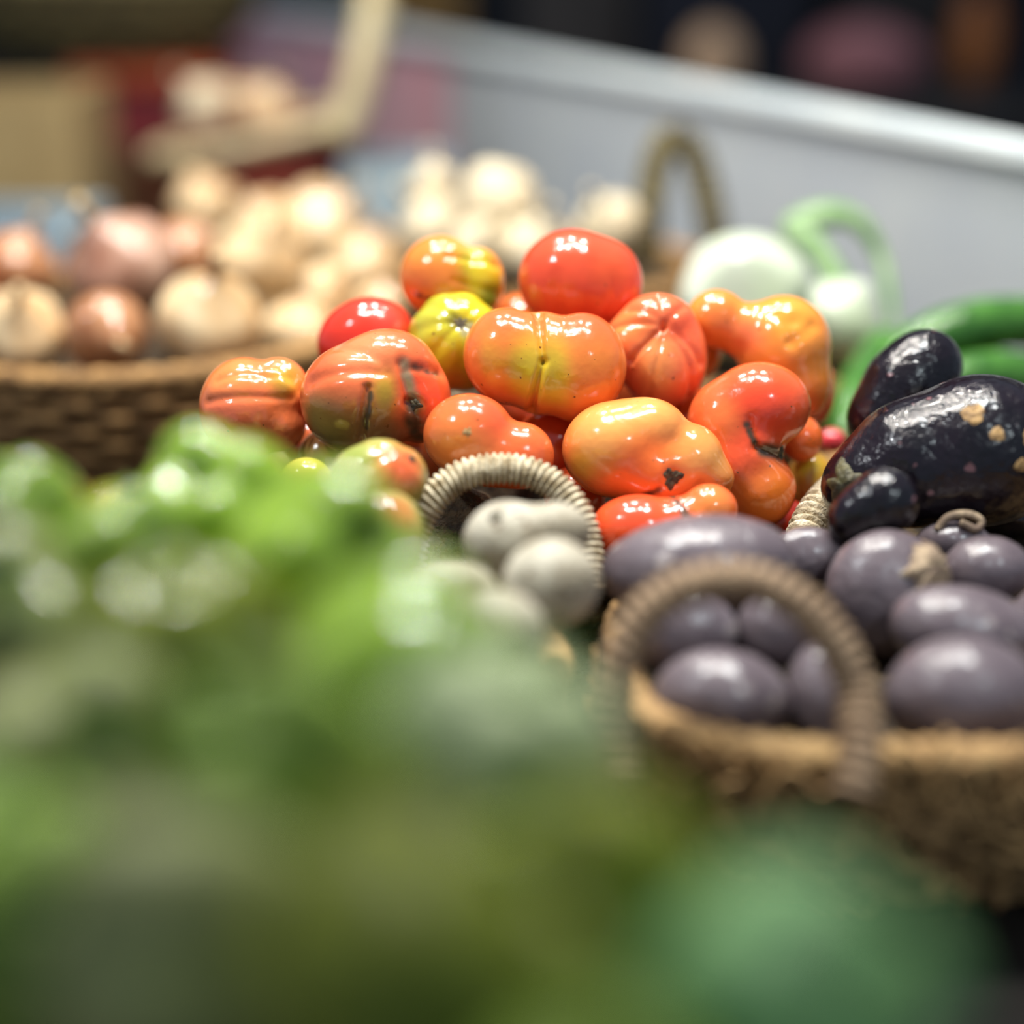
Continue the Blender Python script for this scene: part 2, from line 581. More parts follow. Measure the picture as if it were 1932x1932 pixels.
def basket(name, cx, cy, rb, rt, h, label, mat='straw', rim_mat=None, handles=(), ex=1.0, ey=1.0, z0=0.0, floor_z=0.05,
           rough=0.0, stakes=44, rowh=0.011, seed=3, hi=True, sup=2.0, group='woven baskets on the stall table'):
    """Round woven basket: body with its weave, thick rolled rim, handles given as lists of points."""
    root = empty(name, (cx, cy, z0))
    tag(root, label, 'basket', group)
    rs = np.random.RandomState(seed)
    nth = stakes * (10 if hi else 6)
    rows = max(4, int(h / rowh))
    nz = rows * (7 if hi else 4)
    th = np.arange(nth) * 2 * PI / nth
    ex0, ey0 = ex, ey
    sq = (np.abs(np.cos(th)) ** sup + np.abs(np.sin(th)) ** sup) ** (-1 / sup)
    V, Fc = [], []
    prof = []
    for i in range(nz + 1):
        t = i / nz
        prof.append((rb + (rt - rb) * math.sin(t * PI / 2) ** 0.9, t * h, t))
    for (r, z, t) in prof:
        row = t * rows
        kk = math.floor(row) if t < 1 else rows - 1
        rp = math.sqrt(max(0, math.sin((row - kk) * PI)))
        wv = 0.0030 * np.cos(stakes / 2 * th + PI * kk) + 0.0032 * rp
        rr = r + wv + rough * rs.randn(nth)
        V.append(np.stack([ex * rr * sq * np.cos(th), ey * rr * sq * np.sin(th), np.full(nth, z)], 1))
    for (r, z) in [(rt - 0.008, h), (rt - 0.010, h * 0.8), (rb + (rt - rb) * 0.7 - 0.012, max(floor_z, h * 0.45)),
                   (rb + (rt - rb) * 0.5 - 0.016, floor_z), (rb * 0.5, floor_z), (0.002, floor_z)]:
        V.append(np.stack([ex * r * sq * np.cos(th), ey * r * sq * np.sin(th), np.full(nth, z)], 1))
    nr = len(V)
    for i in range(nr - 1):
        for j in range(nth):
            j2 = (j + 1) % nth
            Fc.append([i * nth + j, i * nth + j2, (i + 1) * nth + j2, (i + 1) * nth + j])
    Fc.append([j for j in range(nth)][::-1])
    V = np.vstack(V) + np.array([cx, cy, z0])
    body = mesh('body', V, Fc, M[mat], parent=root, loc=(cx, cy, z0))
    sqf = lambda a: (abs(math.cos(a)) ** sup + abs(math.sin(a)) ** sup) ** (-1 / sup)
    rp = [(cx + ex * (rt - 0.002) * sqf(a) * math.cos(a), cy + ey * (rt - 0.002) * sqf(a) * math.sin(a), z0 + h + 0.002)
          for a in np.linspace(0, 2 * PI, 32, endpoint=False)]
    V, Fc = sweep(rp, 0.0085, nphi=12, per=12 if hi else 6, wraps=70, amp=0.3, closed=True, noise=rough * 12)
    rim = mesh('rim', V, Fc, M[rim_mat or mat], parent=root, loc=(cx, cy, z0 + h))
    for (pts, rad, wraps, hm) in handles:
        V, Fc = sweep(pts, rad, nphi=16, per=max(8, int(wraps * 8 / (len(pts) - 1))), wraps=wraps, amp=0.42)
        hd = mesh('handle', V, Fc, M[hm], parent=root, loc=pts[0])
        obstacle(hd)
    obstacle(body); obstacle(rim)
    BEDS.append((root, cx, cy, z0, rt - 0.013, h, ex, ey, sup, floor_z))
    return root


# ------------------------------------------------------------------ the setting
V, Fc = box(-8, 8, -2, 9, -0.95, -0.85)
tag(mesh('floor', V, Fc, M['hall_floor'], smooth=False), kind='structure')
V, Fc = box(-8, 8, 7.0, 7.2, -0.85, 3.5)
tag(mesh('wall_back', V, Fc, M['hall_wall'], smooth=False), kind='structure')

# market table: top and four legs
tb = empty('market_table', (0, 1.4, -0.85))
tag(tb, 'dark market table under all the vegetable baskets', 'table')
poly = [(-1.15, 0.1), (0.9, 0.1), (0.9, 1.12), (0.575, 1.175), (-0.70, 3.76), (-1.15, 3.76)]
V = np.array([(x, y, z) for z in (-0.06, 0.0) for x, y in poly])
n6 = len(poly)
Fc = [list(range(n6))[::-1], list(range(n6, 2 * n6))] + [[i, (i + 1) % n6, n6 + (i + 1) % n6, n6 + i] for i in range(n6)]
mesh('table_top', V, Fc, M['table'], parent=tb, loc=(0, 1.4, -0.03), smooth=False)
for lx, ly in ((-1.05, 0.2), (0.8, 0.2), (0.30, 1.55), (-1.05, 3.66), (-0.75, 3.66)):
    V, Fc = box(lx - 0.04, lx + 0.04, ly - 0.04, ly + 0.04, -0.85, -0.06)
    mesh('leg', V, Fc, M['table'], parent=tb, loc=(lx, ly, -0.85), smooth=False)

# steel divider running away to the left behind the baskets
pr = empty('divider_panel', (0.42, 1.42, 0))
tag(pr, 'long grey steel divider panel slanting away behind the baskets', 'panel')
PD = np.array([-0.434, 0.882, 0]); PD /= np.linalg.norm(PD)
ang = math.atan2(PD[1], PD[0])


def along(t0, t1, n0, n1, z0, z1, bev):
    V, Fc = box(t0, t1, n0, n1, z0, z1, bev)
    V = rotz(V, ang) + np.array([0.42, 1.42, 0])
    return V, Fc


V, Fc = along(-0.28, 1.148, -0.012, 0.0, 0.0, 0.235, 0.002)
mesh('steel_sheet', V, Fc, M['steel'], parent=pr, loc=(0.42, 1.42, 0), smooth=False)
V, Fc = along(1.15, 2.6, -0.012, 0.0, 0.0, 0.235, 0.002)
o = mesh('reflection_sheet', V, Fc, M['mauve'], parent=pr, loc=(0.42, 1.42, 0), smooth=False)  # far stretch of the divider, its pinkish reflection coloured in
o['label'] = 'far sheet with a red reflection put into its colour'
V, Fc = along(-0.28, 2.6, -0.02, 0.010, 0.2355, 0.258, 0.005)
mesh('top_rail', V, Fc, M['steel_lip'], parent=pr, loc=(0.42, 1.42, 0.24), smooth=False)

# ------------------------------------------------------------------ baskets
tomato_ear = [P(x, y, d) for x, y, d in [(772, 1130, .925), (774, 1060, .928), (790, 990, .93), (822, 935, .93), (870, 898, .932),
              (935, 884, .933), (1000, 892, .933), (1052, 922, .932), (1090, 970, .93), (1108, 1030, .928), (1112, 1110, .925)]]
tomato_ear_b = [(0.05 - 0.1 * t, 1.205 + 0.012 * math.sin(PI * t), 0.082 + 0.06 * math.sin(PI * t)) for t in np.linspace(0, 1, 7)]
TB = basket('wicker_basket', 0.0, 1.045, 0.135, 0.168, 0.082, 'wicker basket with cord wrapped handle under the heap of tomatoes', mat='straw_olive', handles=[
    (tomato_ear, 27 * .93 / F, 52, 'cord'), (tomato_ear_b, 0.008, 40, 'cord')], floor_z=0.03, seed=11)

beet_ear = [P(x, y, d) for x, y, d in [(1178, 1470, .752), (1167, 1400, .755), (1163, 1300, .757), (1188, 1205, .757), (1250, 1130, .757),
            (1340, 1097, .757), (1430, 1101, .757), (1510, 1142, .757), (1574, 1212, .757), (1611, 1300, .757), (1622, 1400, .745), (1612, 1500, .738)]]
BB = basket('wicker_basket', 0.208, 0.774, 0.115, 0.155, 0.088, 'coarse straw basket of beetroots with arched brown handle', rough=0.0016, ey=0.68, sup=3.6,
            handles=[(beet_ear, 36 * .755 / F, 40, 'cord_brown')], floor_z=0.035, seed=5)
PB = basket('wicker_basket', -0.035, 0.775, 0.045, 0.060, 0.085, 'small wicker basket of dusty pale potatoes before the tomatoes', floor_z=0.06, seed=7)
egg_ear = [P(x, y, d) for x, y, d in [(1640, 900, 1.06), (1595, 915, 1.035), (1555, 950, 1.0), (1525, 1000, .98), (1520, 1050, .965), (1570, 1080, .985), (1640, 1060, 1.005)]]
EB = basket('wicker_basket', 0.318, 1.025, 0.105, 0.130, 0.078, 'wicker basket holding black aubergines, its cord handle flopped sideways', mat='straw_dark',
            handles=[(egg_ear, 34 * .98 / F, 30, 'cord')], floor_z=0.03, seed=9)
OB = basket('wicker_basket', -0.325, 1.425, 0.165, 0.200, 0.105, 'brown wicker basket filled with brown onions', mat='straw_dark', floor_z=0.06, seed=13)
YB = basket('wicker_basket', -0.255, 1.825, 0.14, 0.168, 0.075, 'wicker basket of pale yellow onions behind the brown onions', mat='straw_dark', floor_z=0.03, seed=15, hi=False)
gar_ear = [P(x, y, d) for x, y, d in [(1218, 540, 1.61), (1222, 470, 1.605), (1226, 390, 1.60), (1240, 305, 1.60), (1266, 262, 1.60), (1302, 280, 1.60), (1326, 340, 1.60), (1342, 410, 1.6), (1350, 470, 1.605), (1350, 540, 1.61)]]
GB = basket('wicker_basket', 0.040, 1.655, 0.115, 0.150, 0.100, 'straw basket with tall arched handle before the steel divider', mat='straw_dark',
            handles=[(gar_ear, 26 * 1.6 / F, 30, 'straw_olive')], floor_z=0.09, seed=17, hi=False)
WB = basket('wicker_basket', 0.208, 1.41, 0.098, 0.116, 0.075, 'small basket under the white turnips', mat='straw_dark', floor_z=0.03, seed=19, hi=False)
CB = basket('wicker_basket', 0.372, 1.285, 0.07, 0.085, 0.055, 'oval basket of green cucumbers behind the aubergines', mat='straw_dark', ey=0.62, floor_z=0.055, seed=21, hi=False)
GP = basket('wicker_basket', -0.150, 0.478, 0.160, 0.208, 0.100, 'broad basket under the heap of green peppers closest to the lens', mat='straw_dark', floor_z=0.03, seed=23)

# stray straw on the coarse basket
rnd = random.Random(4)
sqs = lambda a: (abs(math.cos(a)) ** 3.6 + abs(math.sin(a)) ** 3.6) ** (-1 / 3.6)
parts = []
for i in range(240):
    a = rnd.uniform(PI * 0.95, PI * 2.05)
    z = rnd.uniform(0.01, 0.098)
    r = 0.119 + (0.164 - 0.119) * min(1, z / 0.09)
    pts = []
    da = rnd.uniform(-0.28, 0.28)
    for k in range(4):
        aa = a + da * k / 3
        rr = r + 0.004 + 0.005 * rnd.random()
        pts.append((0.208 + rr * sqs(aa) * math.cos(aa), 0.774 + 0.68 * rr * sqs(aa) * math.sin(aa), max(0.004, z + rnd.uniform(-0.018, 0.016))))
    parts.append(sweep(pts, rnd.uniform(0.0008, 0.0019), nphi=5, per=4))
V, Fc = merge(parts)
tag(mesh('loose_straw', V, Fc, M['straw'], parent=BB, loc=(0.245, 0.58, 0.1)), kind='stuff')

# ------------------------------------------------------------------ tomatoes
RED = lin(224, 84, 52); ORA = lin(226, 128, 62); ORR = lin(226, 106, 56); YEL = lin(214, 196, 40); YGR = lin(176, 180, 40)
GRN = lin(128, 138, 58); SAL = lin(222, 104, 60); OLV = lin(118, 104, 52); GOL = lin(222, 152, 58); LGO = lin(228, 160, 86)
GT = 'ribbed tomatoes heaped in the wicker basket'


def tomato(px, py, d, lobes, k, base, patches, label, gr=None, dents=(), sub=6, flat=0.92, creases=(), stains=()):
    L = [(l[0] - px, l[1] - py, *l[2:]) for l in lobes]
    U, r, Fc = blob(L, k, sub, flat)
    if gr:
        for g in (gr if isinstance(gr, list) else [gr]):
            r = grooves(U, r, *g)
    for dn in dents: r = dent(U, r, *dn)
    V0 = U * r[:, None]
    for (pa, pb, depth, width) in creases:
        da, db = surf(V0, pa[0] - px, pa[1] - py), surf(V0, pb[0] - px, pb[1] - py)
        r = crease(U, r, da / np.linalg.norm(da), db / np.linalg.norm(db), depth, width)
    V = U * r[:, None]
    pts = []
    for (pa, pb, rad, colr, st) in stains:
        m = max(2, int(math.hypot(pb[0] - pa[0], pb[1] - pa[1]) / rad * 1.5))
        pts += [(pa[0] + (pb[0] - pa[0]) * t, pa[1] + (pb[1] - pa[1]) * t, rad * (0.7 + 0.5 * abs(math.sin(9 * t + pa[0]))), colr, st) for t in np.linspace(0, 1, m)]
    c = paint(V, base, patches + pts, px, py)
    return place('tomato', V, Fc, px, py, d, M['tomato'], label, 'tomato', GT, c)


CORK = lin(70, 62, 44)
f = tomato(715, 905, .925, [(715, 905, 94, 78)], 10, lin(166, 160, 84), [(660, 860, 70, lin(150, 160, 80)), (770, 880, 50, SAL), (720, 950, 40, GOL, .6)],
           'half green tomato with salmon blush left of the cord handle', gr=(dirv(0.4, -0.5, 0.6), [20, 95, 170, 240, 310], .05, 14))
star_scar(f, 782, 868, 16, seed=3)
tomato(722, 1010, .905, [(722, 1010, 84, 88)], 10, lin(158, 162, 96), [(760, 960, 40, SAL, .7), (690, 990, 50, GRN, .7)],
       'pale green tomato low down beside the foot of the cord handle', gr=(dirv(0, -1, 0.3), [0, 72, 144, 216, 288], .05, 14))
f = tomato(1255, 985, .945, [(1205, 1000, 92, 68), (1338, 962, 54, 50), (1280, 995, 70, 60)], 14, lin(232, 84, 44), [(1340, 950, 50, ORA), (1190, 950, 40, lin(232, 72, 48), .6)],
           'red tomato cut off by the grey beetroot below the stem scarred one', creases=[((1262, 925), (1300, 985), .05, 5)], stains=[((1262, 925), (1300, 985), 9, CORK, .9)])
f = tomato(1215, 855, .972, [(1162, 848, 102, 92), (1215, 815, 84, 66), (1300, 868, 66, 70), (1342, 905, 44, 46), (1230, 890, 96, 72)], 18, ORA,
           [(1130, 800, 70, LGO), (1220, 775, 60, LGO), (1330, 870, 60, LGO), (1220, 880, 60, lin(236, 112, 44)), (1090, 880, 30, GOL)],
           'big golden orange lobed tomato with dark stem scar, front middle of heap', dents=[(dirv(52, 50, 70), .10, 12)],
           creases=[((1330, 925), (1380, 935), .06, 6), ((1240, 930), (1150, 965), .03, 6)], stains=[((1240, 928), (1160, 958), 7, CORK, .7)])
star_scar(f, 1266, 905, 34, n=3, seed=5, seplen=0.8)
f = tomato(1415, 840, .985, [(1432, 766, 97, 83), (1372, 800, 76, 86), (1385, 870, 74, 92), (1428, 920, 74, 78), (1420, 840, 60, 100)], 14, lin(228, 102, 54),
           [(1430, 780, 80, lin(234, 76, 44)), (1440, 940, 70, lin(226, 118, 44)), (1350, 800, 40, ORA, .6), (1400, 860, 40, lin(236, 80, 44), .6)],
           'red orange tomato curled round a dark stem hollow, right front of heap', dents=[(dirv(85, 12, 40), .14, 13)],
           creases=[((1402, 800), (1420, 850), .05, 4), ((1420, 850), (1490, 868), .12, 8)], stains=[((1402, 805), (1418, 845), 6, CORK, .9), ((1430, 852), (1500, 862), 15, CORK, .95)])
star_scar(f, 1470, 856, 26, n=4, seed=12, seplen=0.9)
f = tomato(910, 825, .962, [(885, 822, 87, 80), (982, 860, 64, 64), (930, 858, 76, 62)], 18, ORR, [(930, 770, 60, RED, .7), (850, 850, 60, ORA), (890, 880, 60, ORA, .7)],
           'pear shaped orange tomato with small pale star scar above the cord handle')
star_scar(f, 884, 815, 15, n=5, seed=9, mat='scar_tan', thick=0.06)
tomato(1085, 940, .985, [(1085, 940, 58, 62)], 8, lin(226, 90, 44), [], 'red sliver of tomato showing behind the right of the cord handle', sub=5)
tomato(1482, 990, .99, [(1478, 985, 52, 46)], 8, lin(226, 60, 36), [], 'small bright red tomato tucked beside the flopped cord handle', sub=5)
tomato(1528, 908, 1.02, [(1528, 908, 46, 62)], 8, lin(214, 160, 70), [(1520, 880, 30, YEL, .6)], 'yellow orange tomato between the curled red one and the aubergines', sub=5)
f = tomato(705, 745, .96, [(682, 752, 116, 108), (730, 700, 96, 80), (792, 755, 60, 82)], 16, SAL,
           [(640, 830, 80, OLV), (720, 830, 60, lin(140, 100, 62)), (600, 790, 40, lin(150, 124, 64), .8), (735, 745, 26, lin(160, 140, 40), .9, 1.8),
            (810, 740, 40, lin(230, 80, 40)), (690, 660, 60, lin(228, 140, 92), .7)],
           'large salmon tomato with olive underside and dark vertical crease, left of heap',
           creases=[((704, 738), (694, 830), .10, 4.5), ((768, 690), (782, 770), .10, 6), ((782, 770), (790, 840), .10, 6), ((590, 725), (740, 712), .05, 7), ((640, 660), (735, 690), .03, 6), ((785, 700), (835, 705), .06, 5)],
           stains=[((704, 745), (695, 815), 6, CORK, .9), ((768, 695), (778, 750), 9, lin(150, 140, 110), .8), ((778, 760), (790, 830), 15, CORK, .9), ((785, 697), (830, 706), 7, CORK, .7), ((640, 655), (660, 640), 8, lin(150, 140, 110), .6)])
star_scar(f, 784, 768, 20, n=4, seed=15, seplen=0.8)
f = tomato(475, 765, .985, [(462, 772, 86, 98), (525, 738, 60, 64), (520, 800, 58, 54)], 12, lin(226, 118, 70), [(545, 715, 34, lin(190, 150, 50)), (440, 710, 60, lin(226, 138, 70), .7), (430, 800, 60, lin(226, 104, 74), .6)],
           'leftmost tomato, salmon with a yellow shoulder behind the green peppers', creases=[((400, 760), (560, 755), .05, 6), ((420, 720), (560, 715), .03, 6), ((530, 690), (575, 735), .06, 8)])
tomato(578, 902, .95, [(578, 902, 48, 40)], 8, lin(184, 176, 70), [], 'yellow green tomato peeping over the green peppers', sub=5)
f = tomato(1025, 690, .988, [(958, 672, 84, 92, 8), (1094, 694, 88, 104, -6), (1024, 686, 84, 98)], 14, ORA,
           [(985, 705, 36, lin(200, 188, 48), .95, 2.4), (1042, 725, 38, lin(204, 190, 50), .95, 2.0), (925, 690, 26, lin(214, 170, 56), .7, 2.6), (1110, 600, 70, RED, .7), (960, 610, 60, lin(232, 92, 50), .7), (1130, 720, 60, lin(228, 136, 50), .7), (1000, 780, 40, GOL, .7)],
           'orange tomato split by one deep crease into two lobes, centre of heap', flat=0.9, creases=[((1014, 590), (1021, 690), .13, 5), ((1021, 690), (1000, 786), .15, 5)])
f = tomato(1235, 660, 1.005, [(1240, 617, 76, 64), (1198, 655, 62, 70), (1250, 690, 78, 84), (1290, 670, 44, 74)], 12, lin(228, 112, 70),
           [(1230, 700, 40, LGO, .6, 1.6), (1180, 620, 40, lin(236, 140, 66), .6), (1290, 620, 40, lin(236, 90, 56), .6)],
           'pleated orange tomato whose ribs fan out from its tip, right of centre',
           creases=[((1252, 618), (1185, 690), .10, 5), ((1252, 618), (1150, 622), .06, 5), ((1255, 615), (1300, 760), .07, 4.5), ((1250, 622), (1215, 760), .04, 4), ((1252, 610), (1235, 560), .05, 5), ((1258, 612), (1320, 690), .07, 5), ((1256, 608), (1290, 580), .05, 5), ((1250, 612), (1180, 590), .04, 4)])
f = tomato(860, 645, 1.01, [(860, 645, 92, 96)], 8, YGR, [(900, 575, 50, YEL), (820, 690, 60, YEL, .8), (850, 730, 40, GOL, .8), (800, 600, 40, lin(190, 190, 70), .6)],
           'lime yellow tomato with a dark star scar on its shoulder', gr=[(dirv(14, -30, 82), [0, 45, 90, 140, 185, 230, 275, 320], .045, 12, .7, (.04, 1))], dents=[(dirv(14, -30, 82), .12, 14)],
           stains=[((862, 612), (884, 622), 14, lin(96, 92, 40), .8), ((884, 622), (876, 636), 8, lin(150, 150, 110), .8)])
star_scar(f, 872, 616, 20, n=6, seed=21, seplen=1.0)
f = tomato(1430, 655, 1.01, [(1352, 602, 58, 56), (1478, 655, 90, 98), (1415, 625, 66, 54), (1500, 720, 68, 82)], 14, lin(232, 144, 58),
           [(1350, 600, 46, ORA), (1480, 600, 50, GOL), (1400, 640, 40, lin(234, 118, 76), .8), (1500, 780, 60, lin(228, 112, 54))],
           'two lobed golden orange tomato with dented top, right end of heap', dents=[(dirv(60, -40, 75), .07, 10)],
           creases=[((1455, 600), (1480, 650), .04, 6), ((1480, 650), (1525, 620), .04, 6)])
f = tomato(1095, 525, 1.02, [(1080, 527, 102, 95), (1135, 535, 78, 86)], 14, lin(226, 86, 54), [(1150, 550, 50, lin(234, 100, 50), .6), (1060, 570, 40, lin(230, 96, 48), .5)],
           'glossy round red tomato crowning the heap', gr=[(dirv(0, 1, -.2), [20, 60, 95, 130, 170, 230, 300], .05, 8, .5, (0, .45))])
f = tomato(845, 525, 1.04, [(832, 522, 78, 78), (902, 530, 50, 64)], 12, lin(230, 138, 60), [(900, 500, 40, YGR), (920, 540, 40, YEL), (930, 570, 30, lin(140, 170, 60)), (880, 460, 40, lin(220, 190, 120), .7), (800, 560, 40, ORR, .6)],
           'orange tomato streaked yellow green, top left of heap', creases=[((850, 490), (945, 505), .06, 6), ((860, 540), (945, 560), .05, 6), ((880, 455), (940, 500), .05, 6)],
           stains=[((788, 564), (796, 568), 6, lin(60, 40, 24), .95), ((808, 572), (814, 574), 5, lin(60, 40, 24), .9)])
f = tomato(690, 640, 1.03, [(690, 640, 94, 78, 20)], 10, lin(222, 60, 40), [(740, 600, 40, lin(230, 84, 70), .6)], 'bright red tomato half hidden behind the salmon one')
tomato(1322, 655, 1.05, [(1322, 655, 42, 62)], 8, lin(208, 140, 64), [(1310, 640, 20, lin(150, 140, 60), .9, 2)], 'small olive streaked tomato squeezed between pleated and two lobed ones', sub=5)
tomato(1552, 735, 1.08, [(1545, 735, 30, 62)], 8, lin(228, 98, 52), [], 'orange red tomato edge showing behind the right end of the heap', sub=5)
tomato(1515, 828, 1.05, [(1512, 828, 40, 44)], 8, lin(228, 108, 50), [], 'small orange tomato behind the curled red one', sub=5)
tomato(1040, 850, 1.03, [(1040, 840, 72, 70)], 8, lin(206, 84, 40), [], 'shaded tomato deep in the gap under the two lobed centre one', sub=5)
tomato(1570, 832, 1.12, [(1570, 832, 26, 24)], 8, lin(222, 70, 80), [], 'tiny pinkish red tomato against the aubergine basket', sub=5)
tomato(800, 850, 1.04, [(790, 850, 76, 70)], 8, lin(204, 110, 60), [], 'shaded tomato in the gap right of the salmon one', sub=5)
tomato(610, 870, 1.02, [(610, 870, 50, 60)], 8, lin(170, 120, 70), [], 'brownish tomato in the gap left of the half green one', sub=5)
tomato(1310, 790, 1.06, [(1310, 790, 60, 60)], 8, lin(206, 90, 40), [], 'shaded tomato in the gap above the stem scarred one', sub=5)
tomato(790, 700, 1.08, [(780, 700, 80, 80)], 8, lin(206, 110, 44), [], 'shaded tomato behind the salmon and lime ones', sub=5)
tomato(975, 775, 1.07, [(975, 775, 60, 56)], 8, lin(190, 80, 40), [], 'shaded tomato behind the crease of the two lobed centre one', sub=5)
tomato(585, 835, 1.05, [(585, 835, 54, 50)], 8, lin(190, 100, 60), [], 'shaded tomato between leftmost and large salmon ones', sub=5)
tomato(1180, 745, 1.09, [(1180, 745, 52, 50)], 8, lin(190, 90, 44), [], 'shaded tomato under the pleated one', sub=5)
tomato(1000, 600, 1.10, [(990, 620, 80, 70)], 8, lin(206, 110, 44), [], 'tomato in the chink below the crowning red one', sub=5)

# ------------------------------------------------------------------ aubergines
GE = 'black aubergines in the basket'


def aubergine(px, py, d, lobes, k, label, scars=(), calyx=None, sub=6):
    L = [(l[0] - px, l[1] - py, *l[2:]) for l in lobes]
    U, r, Fc = blob(L, k, sub)
    V = U * r[:, None]
    f = place('aubergine', V, Fc, px, py, d, M['eggplant'], label, 'aubergine', GE)
    for i, (x, y, rad) in enumerate(scars):
        star_scar(f, x, y, rad, n=7, seed=40 + i, mat='scar_tan', name='tan_scar', thick=0.06, seplen=0.0)
    if calyx:
        (x, y, rad) = calyx
        star_scar(f, x, y, rad, n=5, seed=60, mat='calyx', name='calyx', thick=0.14, seplen=1.15)
    return f


f = aubergine(1790, 860, .985, [(1850, 850, 160, 144), (1730, 872, 136, 124, 18), (1645, 908, 98, 84, 25)], 30,
              'largest black aubergine, scarred with tan spots', scars=[(1800, 785, 33), (1838, 820, 22), (1914, 828, 28), (1888, 885, 20)], calyx=(1575, 915, 62))
f = aubergine(1710, 720, 1.04, [(1745, 690, 70, 70), (1705, 735, 80, 84), (1662, 790, 64, 66)], 30, 'speckled aubergine standing behind the largest one', calyx=None)
aubergine(1655, 945, .935, [(1668, 945, 66, 64), (1625, 965, 52, 50), (1600, 985, 38, 40)], 20, 'small glossy aubergine lying over the flopped cord handle', calyx=None)
aubergine(1905, 975, 1.03, [(1905, 975, 110, 46)], 10, 'shaded aubergine below the largest one', sub=5)
aubergine(2040, 850, 1.04, [(2040, 850, 110, 120)], 10, 'aubergine cut by the edge of the photo beside the largest one', sub=5)

# ------------------------------------------------------------------ beetroots
GBt = 'beetroots in the coarse straw basket'


def beet(px, py, d, rx, ry, tilt, label, crown=None, seed=0):
    rs = np.random.RandomState(seed)
    U, r, Fc = blob([(0, 0, rx * .98, ry * .98, tilt), (rs.uniform(-.2, .2) * rx, rs.uniform(-.1, .2) * ry, rx * .86, ry * .86)], rx * .2, 5)
    r = grooves(U, r, dirv(rs.uniform(-.4, .4), -1, .3), [10 + 50 * i for i in range(7)], .015, 12)
    V = U * r[:, None]
    f = place('beetroot', V, Fc, px, py, d, M['beet'], label, 'beetroot', GBt)
    if crown:
        star_scar(f, crown[0], crown[1], crown[2], n=9, seed=seed + 80, mat='beet_crown', name='cut_crown', thick=0.3, seplen=0.6, label='tan cut crown')
    return f


beet(1360, 1318, .80, 132, 98, -4, 'oval beetroot seen through the arched brown handle')
beet(1550, 1320, .815, 70, 110, 0, 'narrow beetroot partly covered by the right leg of the arched handle', seed=2)
beet(1815, 1312, .80, 150, 116, 4, 'broad grey beetroot at the rim right of the handle', seed=3)
beet(1812, 1195, .855, 138, 92, -14, 'mauve beetroot leaning on the broad grey one at the rim', seed=4)
beet(1290, 1190, .825, 104, 80, 0, 'dark beetroot in shade under the arched handle', seed=5)
beet(1470, 1185, .835, 84, 76, 0, 'dark round beetroot behind the top of the narrow one', seed=6)
beet(1325, 1068, .872, 182, 100, 6, 'large lavender grey beetroot in front of the red tomatoes', seed=7)
beet(1672, 1115, .89, 118, 120, 0, 'beetroot with a tan cut crown on its shoulder', crown=(1742, 1066, 92), seed=8)
beet(1865, 1075, .91, 82, 66, 0, 'small blue grey beetroot under the aubergines', seed=9)
beet(1520, 1055, .92, 80, 60, 0, 'pale beetroot end next to the large lavender one', seed=10)
f = beet(1800, 1020, .925, 70, 40, 0, 'dry brown rooted beetroot below the black aubergines', seed=12)
pts = [(-40, 20, 30), (-20, 44, 34), (15, 50, 38), (40, 38, 40), (30, 22, 44), (0, 34, 46)]
W = [f.C + RC @ (np.array(p) * f.d / F) for p in pts]
V, Fc = sweep(W, 0.0022, nphi=8, per=8)
mesh('curled_root', V, Fc, M['beet_crown'], parent=f.o, loc=W[0])['label'] = 'curled dry root'
beet(1995, 1190, .86, 100, 95, 0, 'beetroot cut by the photo edge behind the broad grey one', seed=13)

# ------------------------------------------------------------------ potatoes
GPt = 'dusty potatoes in the small basket'


def potato(px, py, d, lobes, label, seed=0):
    L = [(l[0] - px, l[1] - py, *l[2:]) for l in lobes]
    U, r, Fc = blob(L, 24, 5)
    rs = np.random.RandomState(seed)
    for i in range(9):
        dv = rs.randn(3); dv /= np.linalg.norm(dv)
        r = dent(U, r, dv, rs.uniform(-.05, .05), rs.uniform(12, 30))
    V = U * r[:, None]
    f = place('potato', V, Fc, px, py, d, M['potato'], label, 'potato', GPt)
    return f


potato(845, 1120, .815, [(845, 1120, 98, 66)], 'flat potato showing above the green peppers by the handle foot', 1)
potato(1040, 1095, .82, [(1040, 1100, 92, 84)], 'round grey potato touching the large lavender beetroot', 2)
f = potato(985, 1010, .865, [(960, 1020, 84, 76), (1050, 1000, 70, 54)], 'large blotched potato framed by the cord wrapped handle', 3)
star_scar(f, 935, 968, 26, n=6, seed=91, name='dirt_patch', thick=0.05)
potato(930, 1190, .775, [(930, 1190, 100, 80)], 'potato blurred behind the green peppers', 4)

# ------------------------------------------------------------------ green peppers
GG = 'green bell peppers heaped closest to the lens'


